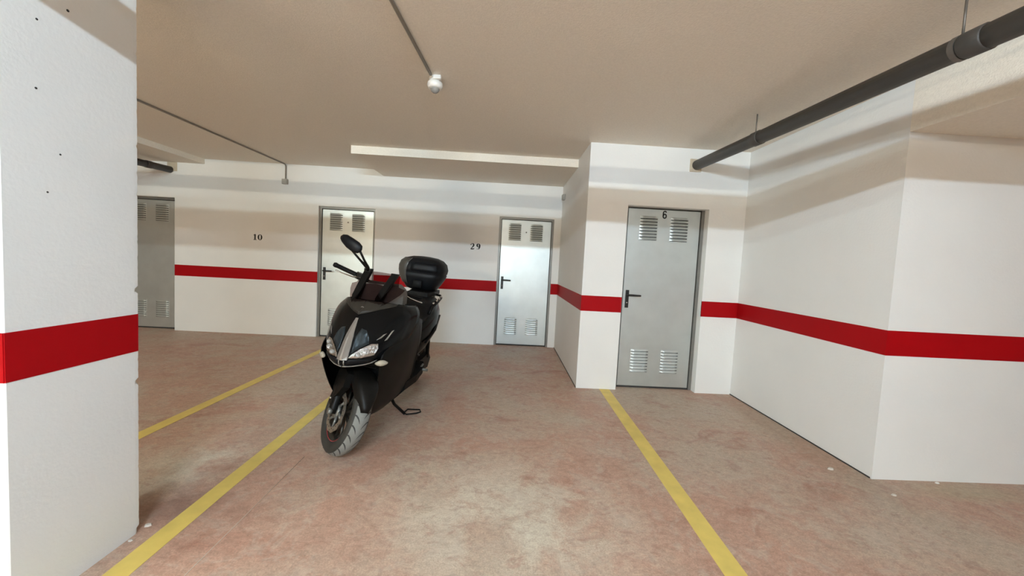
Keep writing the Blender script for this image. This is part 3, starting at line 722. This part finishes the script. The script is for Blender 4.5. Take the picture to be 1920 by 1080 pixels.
# ---- windscreen and its uprights
WR = []
for z, xc, hw in ((1.000, -.085, .030), (1.035, -.115, .095), (1.08, -.155, .150), (1.125, -.20, .190), (1.158, -.235, .205), (1.175, -.255, .160), (1.22, -.30, .148), (1.268, -.345, .138)):
    WR.append([Vector((xc-.10*(abs(t)*hw/.2)**2, t*hw, z-(.012*t*t if z > 1.24 else 0))) for t in (-1, -.75, -.5, -.25, 0, .25, .5, .75, 1)])
bm = bmesh.new(); add_shell(bm, WR, .004); ws = part('windscreen', bm, M['smoke'], None, True, 'smoked transparent windscreen')
bm = bmesh.new(); add_tube(bm, [(-.105, 0, 1.022), (-.095, 0, 1.024)], .012, 10); part('screen_screw', bm, M['nose'], ws)
patch('screen_base', [(-.0, .985), (.05, 1.0), (.12, 1.025), (.185, 1.042), (.19, 1.056), (.10, 1.070), (0, 1.073)], M['boxtrim'], ws, .008, .01, 3, 'dark grey lower screen')
bm = bmesh.new(); add_loft(bm, [[(x, y, z) for x, y in ((-.27, -.10*k), (-.27, .10*k), (-.36, .19*k), (-.46, .19*k), (-.46, -.19*k), (-.36, -.19*k))] for z, k in ((1.02, 1), (1.10, 1), (1.15, .92), (1.185, .70))]); part('dashboard', bm, M['dash'], None, False)
for s in (-1, 1):
    y0, y1 = (-.105, -.085) if s < 0 else (.065, .120)
    bm = bmesh.new()
    add_loft(bm, [[(x-.02, y-w_, z), (x+.012, y-w_*.8, z), (x+.012, y+w_*.8, z), (x-.02, y+w_, z)] for x, y, z, w_ in ((-.17, y0-.004*s, 1.045, .010), (-.20, y0, 1.09, .026), (-.26, (y0+y1)/2, 1.18, .028), (-.315, y1, 1.262, .030), (-.32, y1, 1.285 if s < 0 else 1.272, .032))])
    part('screen_upright', bm, M['satin'], None, False)

# ---- mirror on the right upright (the left one is missing)
a, b = Vector((-.21, -.262, 1.497)), Vector((-.19, -.098, 1.412)); ax = (b-a); ux = ax.normalized(); nz = Vector((1, 0, 0)); uz = nz.cross(ux).normalized()
if uz.z < 0: uz = -uz
secs = []
for t, h0, h1, d in ((0, .004, .004, .006), (.05, .018, .022, .016), (.18, .030, .036, .026), (.45, .042, .040, .032), (.75, .042, .042, .030), (.93, .030, .034, .020), (1, .010, .014, .008)):
    c = a+ax*t; rg = []
    for k in range(14):
        an = 2*math.pi*k/14; cc, ss = math.cos(an), math.sin(an)
        rg.append(c+nz*d*math.copysign(abs(cc)**.8, cc)+uz*((h1 if ss > 0 else h0)*math.copysign(abs(ss)**.8, ss)))
    secs.append(rg)
bm = bmesh.new(); add_loft(bm, secs); mr = part('mirror', bm, M['boxpaint'])
bm = bmesh.new(); add_loft(bm, [[a+ax*(.5+.40*math.cos(q))+uz*.030*math.sin(q)+nz*dx for q in [2*math.pi*k/16 for k in range(16)]] for dx in (-.034, -.028)]); part('mirror_glass', bm, M['chrome'], mr, False)
bm = bmesh.new(); add_tube(bm, [(-.20, -.165, 1.405), (-.25, -.125, 1.345), (-.30, -.092, 1.295), (-.315, -.085, 1.275)], [.008, .008, .012, .016], 8); part('mirror_stalk', bm, M['satin'], mr)
bm = bmesh.new(); add_tube(bm, [(-.20, -.108, 1.408), (-.25, -.092, 1.345), (-.30, -.082, 1.295), (-.315, -.085, 1.275)], [.008, .008, .012, .016], 8); part('mirror_stalk', bm, M['satin'], mr)

# ---- handlebar (turned left with the wheel)
HZ = 1.135; HX = axis_x(HZ)
bm = bmesh.new(); add_tube(bm, [(HX, 0, HZ-.10), (HX-.01, 0, HZ)], .022, 10, True, st)
add_tube(bm, [(HX-.05, -.37, HZ+.015), (HX-.03, -.20, HZ+.005), (HX-.01, -.10, HZ-.005), (HX-.01, .10, HZ-.005), (HX-.03, .20, HZ+.005), (HX-.05, .37, HZ+.015)], .011, 10, True, st)
hb = part('handlebar', bm, M['satin'])
for s in (-1, 1):
    bm = bmesh.new(); add_tube(bm, [(HX-.031, s*.215, HZ+.005), (HX-.033, s*.222, HZ+.006), (HX-.048, s*.355, HZ+.014), (HX-.050, s*.372, HZ+.015), (HX-.051, s*.385, HZ+.016)], [.020, .017, .0165, .019, .013], 14, True, st); part('grip', bm, M['matte'], hb)
    bm = bmesh.new(); add_tube(bm, [(HX+.02, s*.165, HZ+.0), (HX+.025, s*.20, HZ-.004), (HX+.03, s*.25, HZ-.012), (HX+.022, s*.33, HZ-.014), (HX+.012, s*.365, HZ-.014), (HX+.010, s*.372, HZ-.013)], [.012, .010, .007, .0065, .009, .006], 10, True, st, .7); part('brake_lever', bm, M['chrome'], hb, True, 'silver brake lever')
    bm = bmesh.new(); add_loft(bm, [[(HX-.035, s*y, HZ-.022), (HX+.03, s*y, HZ-.018), (HX+.03, s*y, HZ+.03), (HX-.03, s*y, HZ+.032)] for y in (.135, .15, .20, .212)], st); part('switch_housing', bm, M['boxtrim'], hb, False)
    bm = bmesh.new(); add_tube(bm, [(HX+.02, s*.15, HZ-.01), (HX+.035, s*.155, HZ-.055), (HX+.01, s*.12, HZ-.11)], .008, 8, True, st); part('brake_hose', bm, M['satin'], hb)

# ---- engine side, swingarm, exhaust, stands
bm = bmesh.new(); add_loft(bm, [[(x, y*k, .283+z*k) for x, z, k, y in ((-1.02, .02, 1, yy), (-1.05, .085, 1, yy), (-1.30, .075, 1, yy), (-1.56, .085, 1, yy), (-1.66, .0, 1, yy), (-1.58, -.085, 1, yy), (-1.30, -.06, 1, yy), (-1.06, -.06, 1, yy))] for yy in (.10, .15, .16)]); eng = part('transmission_cover', bm, M['satin'], None, False)
bm = bmesh.new(); add_box(bm, (-1.25, -.13, .22), (-.95, .13, .46), .03, 2); part('engine_block', bm, M['matte'], None, False)
bm = bmesh.new(); add_tube(bm, [(-1.02, -.15, .24), (-1.2, -.19, .25), (-1.35, -.21, .30), (-1.75, -.22, .42), (-1.78, -.22, .43)], [.025, .04, .06, .06, .03], 14); part('exhaust', bm, M['matte'])
for s in (-1, 1):
    bm = bmesh.new(); add_tube(bm, [(-1.52, s*.155, .33), (-1.42, s*.165, .62)], .020, 10); part('rear_shock', bm, M['satin'])
rows = []
for i in range(8):
    a = math.radians(60+i*14); rows.append([(-1.575+math.cos(a)*(.315-dz), y, .283+math.sin(a)*(.315-dz)) for y, dz in ((-.085, .05), (-.08, .01), (0, 0), (.08, .01), (.085, .05))])
bm = bmesh.new(); add_shell(bm, surf(rows, 3, 2), -.004); part('rear_fender', bm, M['matte'])
bm = bmesh.new(); add_tube(bm, [(-.98, .24, .36), (-1.0, .30, .355)], .014, 8); add_tube(bm, [(-.94, .225, .34), (-1.02, .245, .40)], .010, 8); part('passenger_peg', bm, M['alu'])
# side stand: leg out to the floor, looped foot plate lying on it
_q = (Quaternion((0, 0, 1), hd) @ Quaternion((1, 0, 0), -LEAN)).inverted()
def wl(p): return _q @ (Vector(p)-Vector((-1.077, 2.479, 0)))
F0 = (-.828, 3.19)
bm = bmesh.new(); add_tube(bm, [(-.56, .115, .25), wl((-.895, 3.10, .135)), wl((F0[0], F0[1], .014))], [.014, .012, .012], 10); ss = part('side_stand', bm, M['matte'])
bm = bmesh.new(); lp = [(F0[0]-.012, F0[1]+.02, .012), (F0[0]+.02, F0[1]-.005, .010), (F0[0]+.10, F0[1]+.02, .012), (F0[0]+.13, F0[1]+.05, .014), (F0[0]+.115, F0[1]+.09, .016), (F0[0]+.01, F0[1]+.075, .022), (F0[0]-.012, F0[1]+.02, .012)]
add_tube(bm, [wl(p) for p in lp], .0065, 8); part('stand_foot', bm, M['matte'], ss)
